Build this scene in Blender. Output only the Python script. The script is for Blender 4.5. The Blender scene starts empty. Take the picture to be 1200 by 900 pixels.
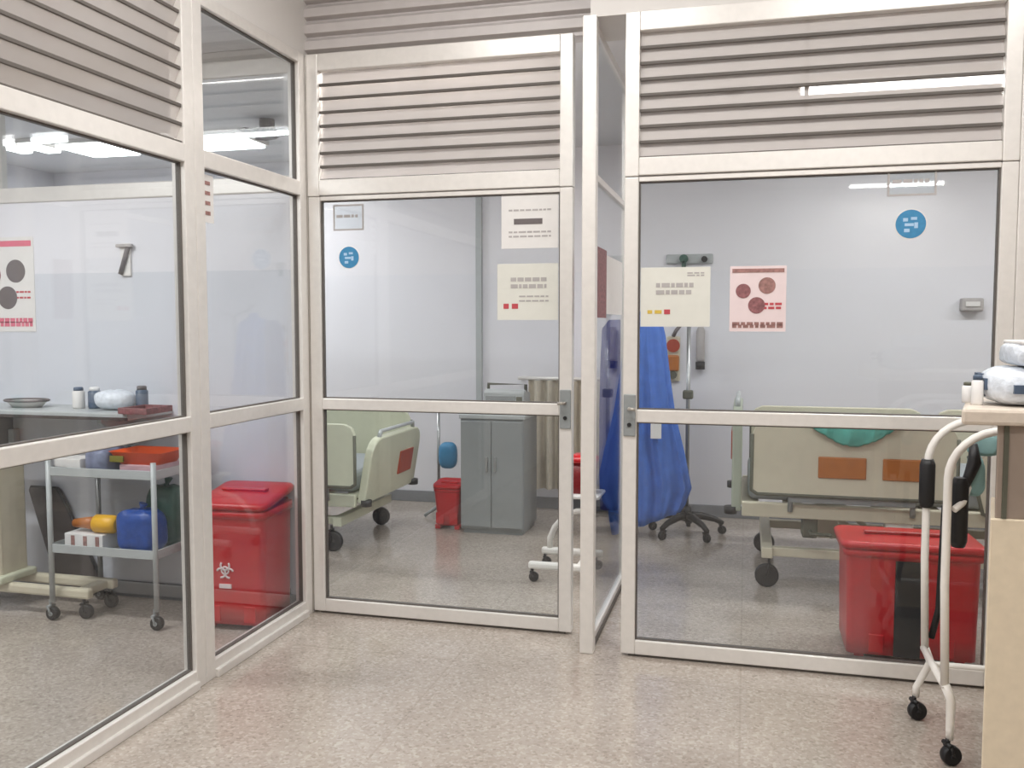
import bpy, bmesh, math, random
from mathutils import Vector, Matrix
random.seed(4)
S = bpy.context.scene
PI = math.pi
# ------------------------------------------------------------------ camera, world, exposure
cd = bpy.data.cameras.new('camera'); cam = bpy.data.objects.new('camera', cd); S.collection.objects.link(cam)
S.camera = cam
cd.sensor_fit = 'HORIZONTAL'; cd.sensor_width = 36.0; cd.lens = 36.0 * 1050 / 1200
cd.clip_start = 0.05; cd.clip_end = 100
cam.location = (0, 0, 1.45)
PITCH = math.atan(70 / 1050); YAW = math.atan(275 / math.hypot(1050, 70))
cam.rotation_euler = (PI / 2 - PITCH, 0, YAW)
W = bpy.data.worlds.new('world'); S.world = W; W.use_nodes = True
W.node_tree.nodes['Background'].inputs[0].default_value = (0.85, 0.9, 1.0, 1)
W.node_tree.nodes['Background'].inputs[1].default_value = 0.15
vs = S.view_settings
S.display_settings.display_device = 'sRGB'
vs.view_transform = 'Standard'; vs.look = 'None'; vs.gamma = 1.0; vs.use_curve_mapping = False
vs.exposure = 0.0
CORR_W = 35.0     # watts of one corridor batten
WARD_W = 26.0     # watts of one ward lamp
ROOM_W = 44.0     # watts of one added, unseen side room lamp

# ------------------------------------------------------------------ materials
def s2l(c):
    return tuple(((v / 255) / 12.92 if v <= 10 else (((v / 255) + 0.055) / 1.055) ** 2.4) for v in c)
def nodes(name):
    m = bpy.data.materials.new(name); m.use_nodes = True
    nt = m.node_tree; return m, nt, nt.nodes['Principled BSDF']
def mat(name, rgb, rough=0.5, metal=0.0, var=0.06, scale=18.0, bump=0.0, coat=0.0, spec=0.5):
    m, nt, p = nodes(name); c = s2l(rgb)
    tc = nt.nodes.new('ShaderNodeTexCoord'); n = nt.nodes.new('ShaderNodeTexNoise')
    n.inputs['Scale'].default_value = scale; n.inputs['Detail'].default_value = 4
    nt.links.new(tc.outputs['Object'], n.inputs['Vector'])
    r = nt.nodes.new('ShaderNodeValToRGB'); e = r.color_ramp.elements
    e[0].position = 0.3; e[1].position = 0.7
    e[0].color = (*[v * (1 - var) for v in c], 1); e[1].color = (*[min(1, v * (1 + var)) for v in c], 1)
    nt.links.new(n.outputs['Fac'], r.inputs['Fac']); nt.links.new(r.outputs['Color'], p.inputs['Base Color'])
    p.inputs['Roughness'].default_value = rough; p.inputs['Metallic'].default_value = metal
    p.inputs['Coat Weight'].default_value = coat; p.inputs['Specular IOR Level'].default_value = spec
    if bump:
        b = nt.nodes.new('ShaderNodeBump'); b.inputs['Strength'].default_value = bump; b.inputs['Distance'].default_value = 0.01
        nt.links.new(n.outputs['Fac'], b.inputs['Height']); nt.links.new(b.outputs['Normal'], p.inputs['Normal'])
    return m
def mat_glass(name, tint=(0.93, 0.95, 0.96), base=0.0, ior=1.5, body=(0.8, 0.82, 0.84)):
    """thin pane: lets light straight through, mirrors by Fresnel, with a little diffuse body."""
    m = bpy.data.materials.new(name); m.use_nodes = True; nt = m.node_tree
    for n in list(nt.nodes): nt.nodes.remove(n)
    o = nt.nodes.new('ShaderNodeOutputMaterial'); t = nt.nodes.new('ShaderNodeBsdfTransparent')
    g = nt.nodes.new('ShaderNodeBsdfGlossy'); mx = nt.nodes.new('ShaderNodeMixShader'); f = nt.nodes.new('ShaderNodeFresnel')
    t.inputs[0].default_value = (*tint, 1); g.inputs['Roughness'].default_value = 0.02
    gm = nt.nodes.new('ShaderNodeNewGeometry'); ir = nt.nodes.new('ShaderNodeMapRange')   # same index seen from either face
    ir.inputs[3].default_value = ior; ir.inputs[4].default_value = 1 / ior
    nt.links.new(gm.outputs['Backfacing'], ir.inputs[0]); nt.links.new(ir.outputs[0], f.inputs[0])
    nt.links.new(f.outputs[0], mx.inputs[0]); nt.links.new(t.outputs[0], mx.inputs[1]); nt.links.new(g.outputs[0], mx.inputs[2])
    last = mx
    if base:
        d = nt.nodes.new('ShaderNodeBsdfDiffuse'); d.inputs[0].default_value = (*body, 1)
        m2 = nt.nodes.new('ShaderNodeMixShader'); m2.inputs[0].default_value = base
        nt.links.new(mx.outputs[0], m2.inputs[1]); nt.links.new(d.outputs[0], m2.inputs[2]); last = m2
    nt.links.new(last.outputs[0], o.inputs[0])
    return m
def mat_emit(name, rgb, strength):
    m, nt, p = nodes(name)
    p.inputs['Base Color'].default_value = (1, 1, 1, 1)
    p.inputs['Emission Color'].default_value = (*rgb, 1); p.inputs['Emission Strength'].default_value = strength
    return m
def mat_terrazzo(name):
    m, nt, p = nodes(name); L = nt.links
    tc = nt.nodes.new('ShaderNodeTexCoord')
    def ramp(stops):
        r = nt.nodes.new('ShaderNodeValToRGB'); e = r.color_ramp.elements
        while len(e) < len(stops): e.new(0.5)
        for k, (q, c) in enumerate(stops): e[k].position = q; e[k].color = (*s2l(c), 1)
        return r
    v = nt.nodes.new('ShaderNodeTexVoronoi'); v.inputs['Scale'].default_value = 95
    L.new(tc.outputs['Object'], v.inputs['Vector'])
    sp = nt.nodes.new('ShaderNodeSeparateColor'); L.new(v.outputs['Color'], sp.inputs[0])
    chips = ramp([(0.0, (116, 104, 94)), (0.12, (150, 138, 128)), (0.3, (162, 151, 141)), (0.7, (172, 162, 151)), (0.93, (198, 190, 179))])
    L.new(sp.outputs[0], chips.inputs[0])
    n = nt.nodes.new('ShaderNodeTexNoise'); n.inputs['Scale'].default_value = 3.0; n.inputs['Detail'].default_value = 6
    L.new(tc.outputs['Object'], n.inputs['Vector'])
    cloud = ramp([(0.3, (158, 147, 137)), (0.7, (176, 166, 156))]); L.new(n.outputs['Fac'], cloud.inputs[0])
    mx = nt.nodes.new('ShaderNodeMix'); mx.data_type = 'RGBA'; mx.inputs[0].default_value = 0.58
    L.new(chips.outputs[0], mx.inputs[6]); L.new(cloud.outputs[0], mx.inputs[7])
    br = nt.nodes.new('ShaderNodeTexBrick'); br.offset = 0.0; br.inputs['Scale'].default_value = 1.0
    br.inputs['Brick Width'].default_value = 1.2; br.inputs['Row Height'].default_value = 1.2; br.inputs['Mortar Size'].default_value = 0.004
    br.inputs['Color1'].default_value = br.inputs['Color2'].default_value = (1, 1, 1, 1); br.inputs['Mortar'].default_value = (0.9, 0.89, 0.88, 1)
    L.new(tc.outputs['Object'], br.inputs['Vector'])
    mm = nt.nodes.new('ShaderNodeMix'); mm.data_type = 'RGBA'; mm.blend_type = 'MULTIPLY'; mm.inputs[0].default_value = 1
    L.new(mx.outputs[2], mm.inputs[6]); L.new(br.outputs['Color'], mm.inputs[7])
    L.new(mm.outputs[2], p.inputs['Base Color'])
    rr = nt.nodes.new('ShaderNodeMapRange'); rr.inputs[3].default_value = 0.10; rr.inputs[4].default_value = 0.22
    L.new(n.outputs['Fac'], rr.inputs[0]); L.new(rr.outputs[0], p.inputs['Roughness'])
    return m
def mat_wall(name, low, high, split):
    """painted wall: a washable paint up to a height, plain white above."""
    m, nt, p = nodes(name); L = nt.links
    g = nt.nodes.new('ShaderNodeNewGeometry'); sx = nt.nodes.new('ShaderNodeSeparateXYZ'); L.new(g.outputs['Position'], sx.inputs[0])
    gt = nt.nodes.new('ShaderNodeMath'); gt.operation = 'GREATER_THAN'; gt.inputs[1].default_value = split; L.new(sx.outputs[2], gt.inputs[0])
    n = nt.nodes.new('ShaderNodeTexNoise'); n.inputs['Scale'].default_value = 2.0; L.new(g.outputs['Position'], n.inputs['Vector'])
    mr = nt.nodes.new('ShaderNodeMapRange'); mr.inputs[3].default_value = 0.96; mr.inputs[4].default_value = 1.04; L.new(n.outputs['Fac'], mr.inputs[0])
    mx = nt.nodes.new('ShaderNodeMix'); mx.data_type = 'RGBA'
    mx.inputs[6].default_value = (*s2l(low), 1); mx.inputs[7].default_value = (*s2l(high), 1); L.new(gt.outputs[0], mx.inputs[0])
    mu = nt.nodes.new('ShaderNodeMix'); mu.data_type = 'RGBA'; mu.blend_type = 'MULTIPLY'; mu.inputs[0].default_value = 1
    L.new(mx.outputs[2], mu.inputs[6]); L.new(mr.outputs[0], mu.inputs[7]); L.new(mu.outputs[2], p.inputs['Base Color'])
    p.inputs['Roughness'].default_value = 0.4
    return m
M = dict(
    floor=mat_terrazzo('terrazzo'),
    wall=mat_wall('ward_paint', (226, 225, 230), (230, 228, 232), 1.85),
    walla=mat_wall('room_paint', (207, 209, 216), (222, 221, 226), 1.72),
    plain=mat('white_plaster', (216, 212, 208), 0.6, var=0.03, scale=3),
    ceil=mat('ceiling_white', (222, 221, 222), 0.7, var=0.02, scale=3),
    corr=mat('corrugated_panel', (198, 192, 190), 0.45, var=0.03),
    skirt=mat('grey_skirting', (128, 130, 134), 0.4),
    alu=mat('aluminium', (226, 222, 217), 0.34, 0.25, var=0.03, scale=30),
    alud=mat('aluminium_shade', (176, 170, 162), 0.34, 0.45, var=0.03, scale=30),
    steel=mat('steel', (170, 172, 172), 0.28, 0.8, var=0.04),
    glass=mat_glass('glass', base=0.008),
    screen=mat_glass('screen_glass', ior=1.14),
    blade=mat_glass('louver_glass', tint=(0.86, 0.85, 0.84), base=0.42, body=s2l((232, 226, 222))),
    gasket=mat('dark_gasket', (92, 86, 81), 0.6),
    cream=mat('cream_plastic', (207, 199, 177), 0.42, var=0.03),
    creamg=mat('greenish_cream_plastic', (206, 208, 184), 0.42, var=0.03),
    sage=mat('sage_grey_board', (168, 174, 158), 0.45, var=0.03),
    beige=mat('beige_panel', (226, 211, 186), 0.42, var=0.04, scale=30),
    taupe=mat('taupe_laminate', (160, 144, 131), 0.45, var=0.04),
    top=mat('beige_laminate', (216, 203, 188), 0.35, var=0.05, scale=60),
    red=mat('red_plastic', (190, 18, 28), 0.33, var=0.06),
    darkred=mat('dark_red_plastic', (120, 14, 20), 0.35),
    black=mat('black_rubber', (26, 25, 27), 0.5),
    matte=mat('matte_dark', (44, 46, 50), 0.95, spec=0.1),
    dgrey=mat('dark_grey_vinyl', (70, 62, 60), 0.5, var=0.1),
    grey=mat('grey_enamel', (142, 146, 146), 0.35, var=0.03),
    lgrey=mat('light_grey_enamel', (176, 180, 180), 0.35, var=0.03),
    white=mat('white_enamel', (236, 232, 226), 0.32, var=0.02),
    whitep=mat('white_plastic', (228, 226, 224), 0.4, var=0.02),
    paper=mat('white_paper', (222, 219, 216), 0.6, var=0.02),
    creamp=mat('cream_paper', (216, 215, 206), 0.6, var=0.02),
    pinkp=mat('pink_paper', (226, 208, 208), 0.6, var=0.03),
    ink=mat('grey_ink', (172, 167, 165), 0.6),
    inkd=mat('dark_ink', (104, 96, 96), 0.6),
    inkr=mat('red_ink', (186, 70, 78), 0.6),
    inkp=mat('pink_ink', (214, 110, 130), 0.6),
    inkm=mat('maroon_ink', (136, 88, 90), 0.6, var=0.35, scale=70),
    inkb=mat('brown_ink', (152, 112, 106), 0.6, var=0.3, scale=70),
    inky=mat('yellow_ink', (206, 176, 74), 0.6),
    blue=mat('blue_sign', (58, 132, 176), 0.45, var=0.1, scale=60),
    gown=mat('blue_gown_cloth', (72, 114, 196), 0.8, var=0.12, scale=14, bump=0.3),
    navy=mat('navy_cloth', (22, 34, 118), 0.75, var=0.1),
    pale=mat('pale_blue_label', (170, 200, 226), 0.6),
    teal=mat('teal_cloth', (92, 178, 164), 0.75, var=0.18, scale=12, bump=0.3),
    teal2=mat('grey_teal_cloth', (136, 172, 172), 0.75, var=0.15, scale=14, bump=0.3),
    brown=mat('orange_brown_plaque', (176, 104, 40), 0.4, var=0.08),
    rust=mat('rust_red_plaque', (164, 60, 30), 0.4, var=0.08),
    outline=mat('dark_olive_bumper', (92, 92, 78), 0.5),
    orange=mat('orange_plastic', (240, 92, 32), 0.4),
    olive=mat('olive_plastic', (120, 112, 30), 0.5),
    yellow=mat('yellow_plastic', (226, 172, 40), 0.4),
    royal=mat('blue_plastic_bag', (30, 72, 150), 0.35, var=0.2, scale=25, bump=0.5),
    bluegrey=mat('blue_grey_bag', (122, 128, 152), 0.45, var=0.25, scale=25, bump=0.5),
    green=mat('dark_green_bag', (46, 84, 72), 0.5, var=0.25, scale=20, bump=0.4),
    pink=mat('pink_packaging', (196, 158, 164), 0.5, var=0.1),
    curtain=mat('beige_curtain', (196, 187, 170), 0.8, var=0.06),
    mattress=mat('grey_blue_mattress', (150, 156, 160), 0.6),
    poly=mat('milky_packaging', (214, 220, 228), 0.25, var=0.12, scale=40, bump=0.6),
    steelblue=mat('slate_blue_print', (78, 94, 116), 0.4, var=0.2),
    lamp=mat_emit('lamp_diffuser', (1.0, 0.98, 0.95), 9.0),
)

# ------------------------------------------------------------------ geometry helpers
class MB:
    def __init__(s): s.bm = bmesh.new()
    def _merge(s, b, smooth=False, mtx=None):
        if mtx is not None: b.transform(mtx)
        if smooth:
            for f in b.faces: f.smooth = True
        me = bpy.data.meshes.new('t'); b.to_mesh(me); b.free(); s.bm.from_mesh(me); bpy.data.meshes.remove(me); return s
    def box(s, x0, x1, y0, y1, z0, z1, bev=0.0, rot=None, seg=2):
        b = bmesh.new(); bmesh.ops.create_cube(b, size=1)
        sx, sy, sz = x1 - x0, y1 - y0, z1 - z0
        b.transform(Matrix.Diagonal((sx, sy, sz, 1)))
        if bev:
            bmesh.ops.bevel(b, geom=b.edges[:], offset=min(bev, 0.49 * min(abs(sx), abs(sy), abs(sz))), segments=seg, affect='EDGES', profile=0.5)
        if rot is not None: b.transform(rot)
        b.transform(Matrix.Translation(((x0 + x1) / 2, (y0 + y1) / 2, (z0 + z1) / 2)))
        return s._merge(b)
    def tube(s, pts, r, n=10, closed=False):
        pts = [Vector(p) for p in pts]; b = bmesh.new(); rings = []
        rr = r if isinstance(r, (list, tuple)) else [r] * len(pts)
        t0 = (pts[1] - pts[0]).normalized()
        up = Vector((0, 0, 1)) if abs(t0.z) < 0.9 else Vector((1, 0, 0))
        nrm = (up - t0 * up.dot(t0)).normalized()
        for i, p in enumerate(pts):
            if i == 0: t = t0
            elif i == len(pts) - 1: t = (pts[i] - pts[i - 1]).normalized()
            else: t = ((pts[i + 1] - p).normalized() + (p - pts[i - 1]).normalized()).normalized()
            nrm = (nrm - t * nrm.dot(t)).normalized(); bn = t.cross(nrm)
            rings.append([b.verts.new(p + (nrm * math.cos(a) + bn * math.sin(a)) * rr[i]) for a in [2 * PI * k / n for k in range(n)]])
        for i in range(len(rings) - 1):
            for k in range(n): b.faces.new((rings[i][k], rings[i][(k + 1) % n], rings[i + 1][(k + 1) % n], rings[i + 1][k]))
        b.faces.new(rings[0][::-1]); b.faces.new(rings[-1])
        for f in b.faces: f.smooth = len(f.verts) == 4
        return s._merge(b)
    def cyl(s, p0, p1, r0, r1=None, n=16): return s.tube([p0, p1], [r0, r0 if r1 is None else r1], n)
    def loft(s, rings, cap=True, smooth=True):
        b = bmesh.new(); vr = [[b.verts.new(Vector(p)) for p in r] for r in rings]; n = len(rings[0])
        for i in range(len(vr) - 1):
            for k in range(n): b.faces.new((vr[i][k], vr[i][(k + 1) % n], vr[i + 1][(k + 1) % n], vr[i + 1][k])).smooth = smooth
        if cap: b.faces.new(vr[0][::-1]); b.faces.new(vr[-1])
        bmesh.ops.recalc_face_normals(b, faces=b.faces[:])
        return s._merge(b)
    def prism(s, poly, axis, a0, a1, bev=0.0):
        """poly: 2D outline in the plane across axis ('x': (y,z), 'y': (x,z), 'z': (x,y))."""
        f = dict(x=lambda p, a: (a, p[0], p[1]), y=lambda p, a: (p[0], a, p[1]), z=lambda p, a: (p[0], p[1], a))[axis]
        b = bmesh.new(); A = [b.verts.new(f(p, a0)) for p in poly]; B = [b.verts.new(f(p, a1)) for p in poly]; n = len(poly)
        b.faces.new(A); b.faces.new(B[::-1])
        for k in range(n): b.faces.new((A[k], A[(k + 1) % n], B[(k + 1) % n], B[k]))
        bmesh.ops.recalc_face_normals(b, faces=b.faces[:])
        if bev: bmesh.ops.bevel(b, geom=b.edges[:], offset=bev, segments=2, affect='EDGES', profile=0.5)
        return s._merge(b)
    def blob(s, c, size, p=2.6, noise=0.0, n=20, m=12, seed=0):
        """a soft, packed shape: superellipsoid with lumps, flat underside."""
        rnd = random.Random(seed); ph = [rnd.uniform(0, 6.28) for _ in range(6)]
        sg = lambda v, e: math.copysign(abs(v) ** e, v); rings = []
        for i in range(1, m):
            la = -PI / 2 + PI * i / m; ring = []
            for k in range(n):
                lo = 2 * PI * k / n; e = 2 / p
                q = 1 + noise * (math.sin(3 * lo + ph[0] + 2 * la) + math.sin(5 * lo + ph[1] - 3 * la) + 0.6 * math.sin(9 * lo + ph[2] + 5 * la)) / 2.6
                ring.append((c[0] + size[0] / 2 * sg(math.cos(la), e) * sg(math.cos(lo), e) * q,
                             c[1] + size[1] / 2 * sg(math.cos(la), e) * sg(math.sin(lo), e) * q,
                             c[2] + size[2] / 2 * sg(math.sin(la), e) * (q if la > 0 else 1)))
            rings.append(ring)
        return s.loft(rings)
    def rrect_ring(s, x0, x1, y0, y1, z, r, k=4):
        pts = []
        for cx, cy, a in ((x1 - r, y1 - r, 0), (x0 + r, y1 - r, 90), (x0 + r, y0 + r, 180), (x1 - r, y0 + r, 270)):
            for i in range(k + 1):
                t = math.radians(a + 90 * i / k); pts.append((cx + r * math.cos(t), cy + r * math.sin(t), z))
        return pts
def obj(name, mb, m, parent=None, loc=None):
    me = bpy.data.meshes.new(name); mb.bm.to_mesh(me); mb.bm.free(); me.materials.append(M[m])
    o = bpy.data.objects.new(name, me); S.collection.objects.link(o)
    if parent is not None: o.parent = parent
    if loc is not None: o.location = loc
    return o
def tag(o, label, cat, group=None):
    o['label'] = label; o['category'] = cat
    if group: o['group'] = group
    return o
def thing(name, label, cat, loc=(0, 0, 0), rz=0.0, group=None):
    o = bpy.data.objects.new(name, None); S.collection.objects.link(o); o.empty_display_size = 0.1
    o.location = loc; o.rotation_euler = (0, 0, rz); return tag(o, label, cat, group)
def struct(name, mb, m, loc=None):
    o = obj(name, mb, m, None, loc); o['kind'] = 'structure'; return o
def rotx(d): return Matrix.Rotation(math.radians(d), 4, 'X')
def roty(d): return Matrix.Rotation(math.radians(d), 4, 'Y')
def rotz(d): return Matrix.Rotation(math.radians(d), 4, 'Z')
def arc(c, r, a0, a1, n, plane='xz'):
    out = []
    for i in range(n + 1):
        a = math.radians(a0 + (a1 - a0) * i / n); u, v = r * math.cos(a), r * math.sin(a)
        out.append((c[0] + u, c[1], c[2] + v) if plane == 'xz' else (c[0], c[1] + u, c[2] + v) if plane == 'yz' else (c[0] + u, c[1] + v, c[2]))
    return out

# ------------------------------------------------------------------ the setting
LX, BY, RY, FY = -2.12, 4.06, 3.86, 6.85        # left glazing, back glazing, right glazing, far ward wall
ZC, ZW = 3.40, 2.80                             # corridor ceiling, ward ceiling
struct('floor', MB().box(-6.2, 4.2, -6.2, 7.1, -0.12, 0.0), 'floor')
struct('ceiling', MB().box(-2.25, 4.2, -6.2, 4.3, ZC, ZC + 0.1), 'ceil')
struct('ceiling_ward', MB().box(-6.2, 4.2, 4.16, 7.0, ZW, ZW + 0.08), 'ceil')
struct('ceiling_room', MB().box(-6.2, -2.18, -6.2, 4.16, ZW, ZW + 0.08), 'ceil')
struct('wall_far', MB().box(-6.2, 4.2, FY, FY + 0.15, 0, ZC), 'wall')
struct('wall_left', MB().box(-6.2, -6.05, -6.2, FY, 0, ZC), 'walla')
struct('wall_right', MB().box(4.05, 4.2, -6.2, FY, 0, ZC), 'taupe')
struct('wall_back', MB().box(-6.05, 4.05, -6.2, -6.05, 0, ZC), 'plain')
# wall between the side room and the ward: solid to 2.08, glazed above
w = struct('wall_inner', MB().box(-6.05, LX - 0.06, BY - 0.02, BY + 0.1, 0, 2.10), 'walla')
tr = struct('window_1', MB().box(-6.05, LX - 0.06, BY - 0.03, BY + 0.08, 2.10, 2.18, 0.006).box(-6.05, LX - 0.06, BY - 0.03, BY + 0.08, 2.67, 2.80, 0.006)
            .box(-4.05, -3.94, BY - 0.02, BY + 0.06, 2.18, 2.67), 'alu')
obj('pane', MB().box(-6.05, LX - 0.06, BY + 0.02, BY + 0.026, 2.18, 2.67), 'glass', tr)
# walls above the glazing
struct('wall_over_left', MB().box(LX - 0.08, LX + 0.02, -6.05, BY + 0.1, 2.75, ZC), 'plain')
mb = MB().box(LX, -0.64, BY + 0.02, BY + 0.12, 2.75, ZC)
for k in range(8):
    z = 2.765 + k * 0.078
    mb.prism([(BY + 0.03, z), (BY - 0.012, z + 0.012), (BY - 0.012, z + 0.052), (BY + 0.005, z + 0.066), (BY + 0.03, z + 0.078)], 'x', LX + 0.02, -0.66)
struct('wall_over_back', mb, 'corr')
struct('wall_over_right', MB().box(-0.66, 4.05, RY - 0.02, BY + 0.12, 2.745, ZC), 'plain')
struct('wall_near_left', MB().box(LX - 0.06, LX + 0.04, -6.05, 0.9, 0, 2.75), 'plain')
struct('baseboard_far', MB().box(-6.05, 4.05, FY - 0.015, FY, 0, 0.09, 0.004), 'skirt')
struct('baseboard_inner', MB().box(-6.05, LX - 0.06, BY - 0.035, BY - 0.02, 0, 0.085, 0.004), 'skirt')
struct('trim_1', MB().box(-2.08, -2.03, FY - 0.03, FY, 0.09, ZW, 0.004), 'lgrey')

def slats(mb, axis, a0, a1, pos, z0, z1, n, tilt):
    """n louver blades between z0 and z1 running along axis."""
    h = (z1 - z0) / n
    for k in range(n):
        zc = z0 + (k + 0.5) * h
        if axis == 'x': mb.box(a0, a1, pos - 0.003, pos + 0.003, zc - h * 0.53, zc + h * 0.53, 0.001, rotx(tilt), 1)
        else: mb.box(pos - 0.003, pos + 0.003, a0, a1, zc - h * 0.53, zc + h * 0.53, 0.001, roty(-tilt), 1)
    return mb
def slat_edges(axis, a0, a1, pos, z0, z1, n, tilt):
    """dark strips along the lower edge of each blade."""
    mb = MB(); h = (z1 - z0) / n; t = math.radians(tilt)  # shade of the gaps between blades, put in as dark strips
    for k in range(n):
        zc = z0 + (k + 0.5) * h; q = h * 0.53
        d = q * math.sin(t); zz = zc - q * math.cos(t)
        if axis == 'x': mb.box(a0, a1, pos + d - 0.006, pos + d + 0.006, zz - 0.007, zz + 0.007, 0.002, None, 1)
        else: mb.box(pos - d - 0.006, pos - d + 0.006, a0, a1, zz - 0.007, zz + 0.007, 0.002, None, 1)
    return mb
def gasket(axis, a0, a1, pos, z0, z1, w=0.006, d=0.010):
    """dark rubber bead around a pane."""
    mb = MB()
    for p in ((a0, a1, z0, z0 + w), (a0, a1, z1 - w, z1), (a0, a0 + w, z0 + w, z1 - w), (a1 - w, a1, z0 + w, z1 - w)):
        if axis == 'x': mb.box(p[0], p[1], pos - d, pos + d, p[2], p[3])
        else: mb.box(pos - d, pos + d, p[0], p[1], p[2], p[3])
    return mb
# ---- left glazing, two bays (runs in depth)
def left_bay(name, y0, y1, louver):
    f = MB()
    xs, xe = LX - 0.03, LX + 0.03
    for z0, z1 in ((0.0, 0.075), (1.03, 1.09), (2.07, 2.14), (2.70, 2.75)): f.box(xs, xe, y0 + 0.03, y1 - 0.03, z0, z1, 0.004)
    f.box(LX - 0.012, LX + 0.045, y0 + 0.03, y1 - 0.03, 0.0, 0.035, 0.004)
    for y in (y0, y1):
        f.box(xs, xe, y - 0.032, y + 0.032, 0, 2.75, 0.004)
    o = struct(name, f, 'alu')
    for z0, z1 in ((0.07, 1.035), (1.085, 2.075)) + (() if louver else ((2.135, 2.705),)):
        pn = obj('pane', MB().box(LX - 0.004, LX + 0.004, y0 + 0.03, y1 - 0.03, z0, z1), 'glass', o)
        obj('gasket', gasket('y', y0 + 0.031, y1 - 0.031, LX, z0 + 0.004, z1 - 0.004), 'gasket', pn)
    if louver:
        obj('louver_slats', slats(MB(), 'y', y0 + 0.033, y1 - 0.033, LX, 2.14, 2.70, 8, -26), 'blade', o)
        obj('slat_gap_shade', slat_edges('y', y0 + 0.033, y1 - 0.033, LX, 2.14, 2.70, 8, -26), 'gasket', o)
    return o
left_bay('window_2', 0.95, 3.08, True)
left_bay('window_3', 3.146, 4.00, False)
# ---- back and right glazing (run across): one door leaf and one louvered light each
def cross_door(name, x0, x1, Y, lock_x, lock_side):
    f = MB()
    for x in (x0, x1): f.box(x - 0.03, x + 0.03, Y - 0.025, Y + 0.025, 0.012, 2.07, 0.004)
    for z0, z1 in ((0.012, 0.075), (1.03, 1.085)): f.box(x0 + 0.03, x1 - 0.03, Y - 0.025, Y + 0.025, z0, z1, 0.004)
    f.box(x0 + 0.03, x1 - 0.03, Y - 0.02, Y + 0.02, 2.05, 2.072, 0.003)
    o = struct(name, f, 'alu')
    for z0, z1 in ((0.07, 1.035), (1.08, 2.055)):
        pn = obj('pane', MB().box(x0 + 0.028, x1 - 0.028, Y - 0.004, Y + 0.004, z0, z1), 'glass', o)
        obj('gasket', gasket('x', x0 + 0.029, x1 - 0.029, Y, z0 + 0.003, z1 - 0.003, 0.007, 0.012), 'gasket', pn)
    l = obj('lock_plate', MB().box(lock_x - 0.026, lock_x + 0.026, Y - 0.034, Y - 0.022, 0.97, 1.15, 0.004), 'grey', o)
    obj('keyhole', MB().cyl((lock_x, Y - 0.04, 1.02), (lock_x, Y - 0.03, 1.02), 0.009), 'black', l)
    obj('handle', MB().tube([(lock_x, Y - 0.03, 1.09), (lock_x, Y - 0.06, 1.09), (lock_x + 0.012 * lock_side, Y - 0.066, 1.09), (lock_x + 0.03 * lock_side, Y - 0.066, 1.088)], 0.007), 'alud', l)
    obj('floor_sweep', MB().box(x0, x1, Y - 0.012, Y + 0.012, 0.0, 0.013), 'gasket', o)
    return o
def cross_louver(name, x0, x1, Y, extra=()):
    f = MB()
    for z0, z1 in ((2.075, 2.15), (2.67, 2.75)): f.box(x0 + 0.03, x1 - 0.03, Y - 0.03, Y + 0.03, z0, z1, 0.004)
    for x in (x0, x1): f.box(x - 0.03, x + 0.03, Y - 0.03, Y + 0.03, 2.072, 2.75, 0.004)
    o = struct(name, f, 'alu')
    obj('louver_slats', slats(MB(), 'x', x0 + 0.031, x1 - 0.031, Y, 2.15, 2.67, 8, -17), 'blade', o)
    obj('slat_gap_shade', slat_edges('x', x0 + 0.031, x1 - 0.031, Y, 2.15, 2.67, 8, -17), 'gasket', o)
    for x in extra: obj('support_bar', MB().box(x - 0.008, x + 0.008, Y + 0.03, Y + 0.042, 2.14, 2.68, 0.002), 'gasket', o)
    return o
cross_door('door_1', -2.055, -0.80, BY, -0.80, -1)
cross_louver('window_4', -2.055, -0.80, BY, (-1.49,))
cross_door('door_2', -0.48, 0.965, RY, -0.48, 1)
cross_louver('window_5', -0.48, 0.965, RY, (0.22,))
# glazed bay further right, behind the counter
f = MB()
for z0, z1 in ((0.0, 0.075), (1.03, 1.09), (2.08, 2.15), (2.67, 2.75)): f.box(1.03, 2.5, RY - 0.03, RY + 0.03, z0, z1, 0.004)
for x in (1.0275, 2.5): f.box(x - 0.032, x + 0.03, RY - 0.03, RY + 0.03, 0, 2.75, 0.004)
o = struct('window_6', f, 'alu')
for z0, z1 in ((0.07, 1.035), (1.085, 2.085)): obj('pane', MB().box(1.06, 2.47, RY - 0.004, RY + 0.004, z0, z1), 'glass', o)
obj('louver_slats', slats(MB(), 'x', 1.061, 2.469, RY, 2.15, 2.67, 8, -17), 'blade', o)
obj('slat_gap_shade', slat_edges('x', 1.061, 2.469, RY, 2.15, 2.67, 8, -17), 'gasket', o)
struct('wall_right_front', MB().box(2.53, 4.05, RY - 0.05, RY + 0.05, 0, 2.75), 'plain')
# corner post between left and back glazing
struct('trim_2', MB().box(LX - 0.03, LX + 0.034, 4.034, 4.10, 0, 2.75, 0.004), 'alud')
# fixed glass screen that divides the two doors (runs in depth)
f = MB(); SX = -0.66
for y, hw in ((3.85, 0.03), (5.1, 0.03)): f.box(SX - 0.03, SX + 0.03, y - hw, y + hw, 0, 2.75, 0.004)
for z0, z1 in ((0.0, 0.05), (2.08, 2.11), (2.71, 2.75)): f.box(SX - 0.014, SX + 0.014, 3.88, 5.07, z0, z1, 0.003)
o = struct('window_7', f, 'alu')
for z0, z1 in ((0.05, 2.08), (2.11, 2.71)): obj('pane', MB().box(SX - 0.004, SX + 0.004, 3.88, 5.07, z0, z1), 'screen', o)
obj('bottom_seal', MB().box(SX + 0.014, SX + 0.022, 3.88, 5.07, 0.0, 0.022), 'gasket', o)

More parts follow.
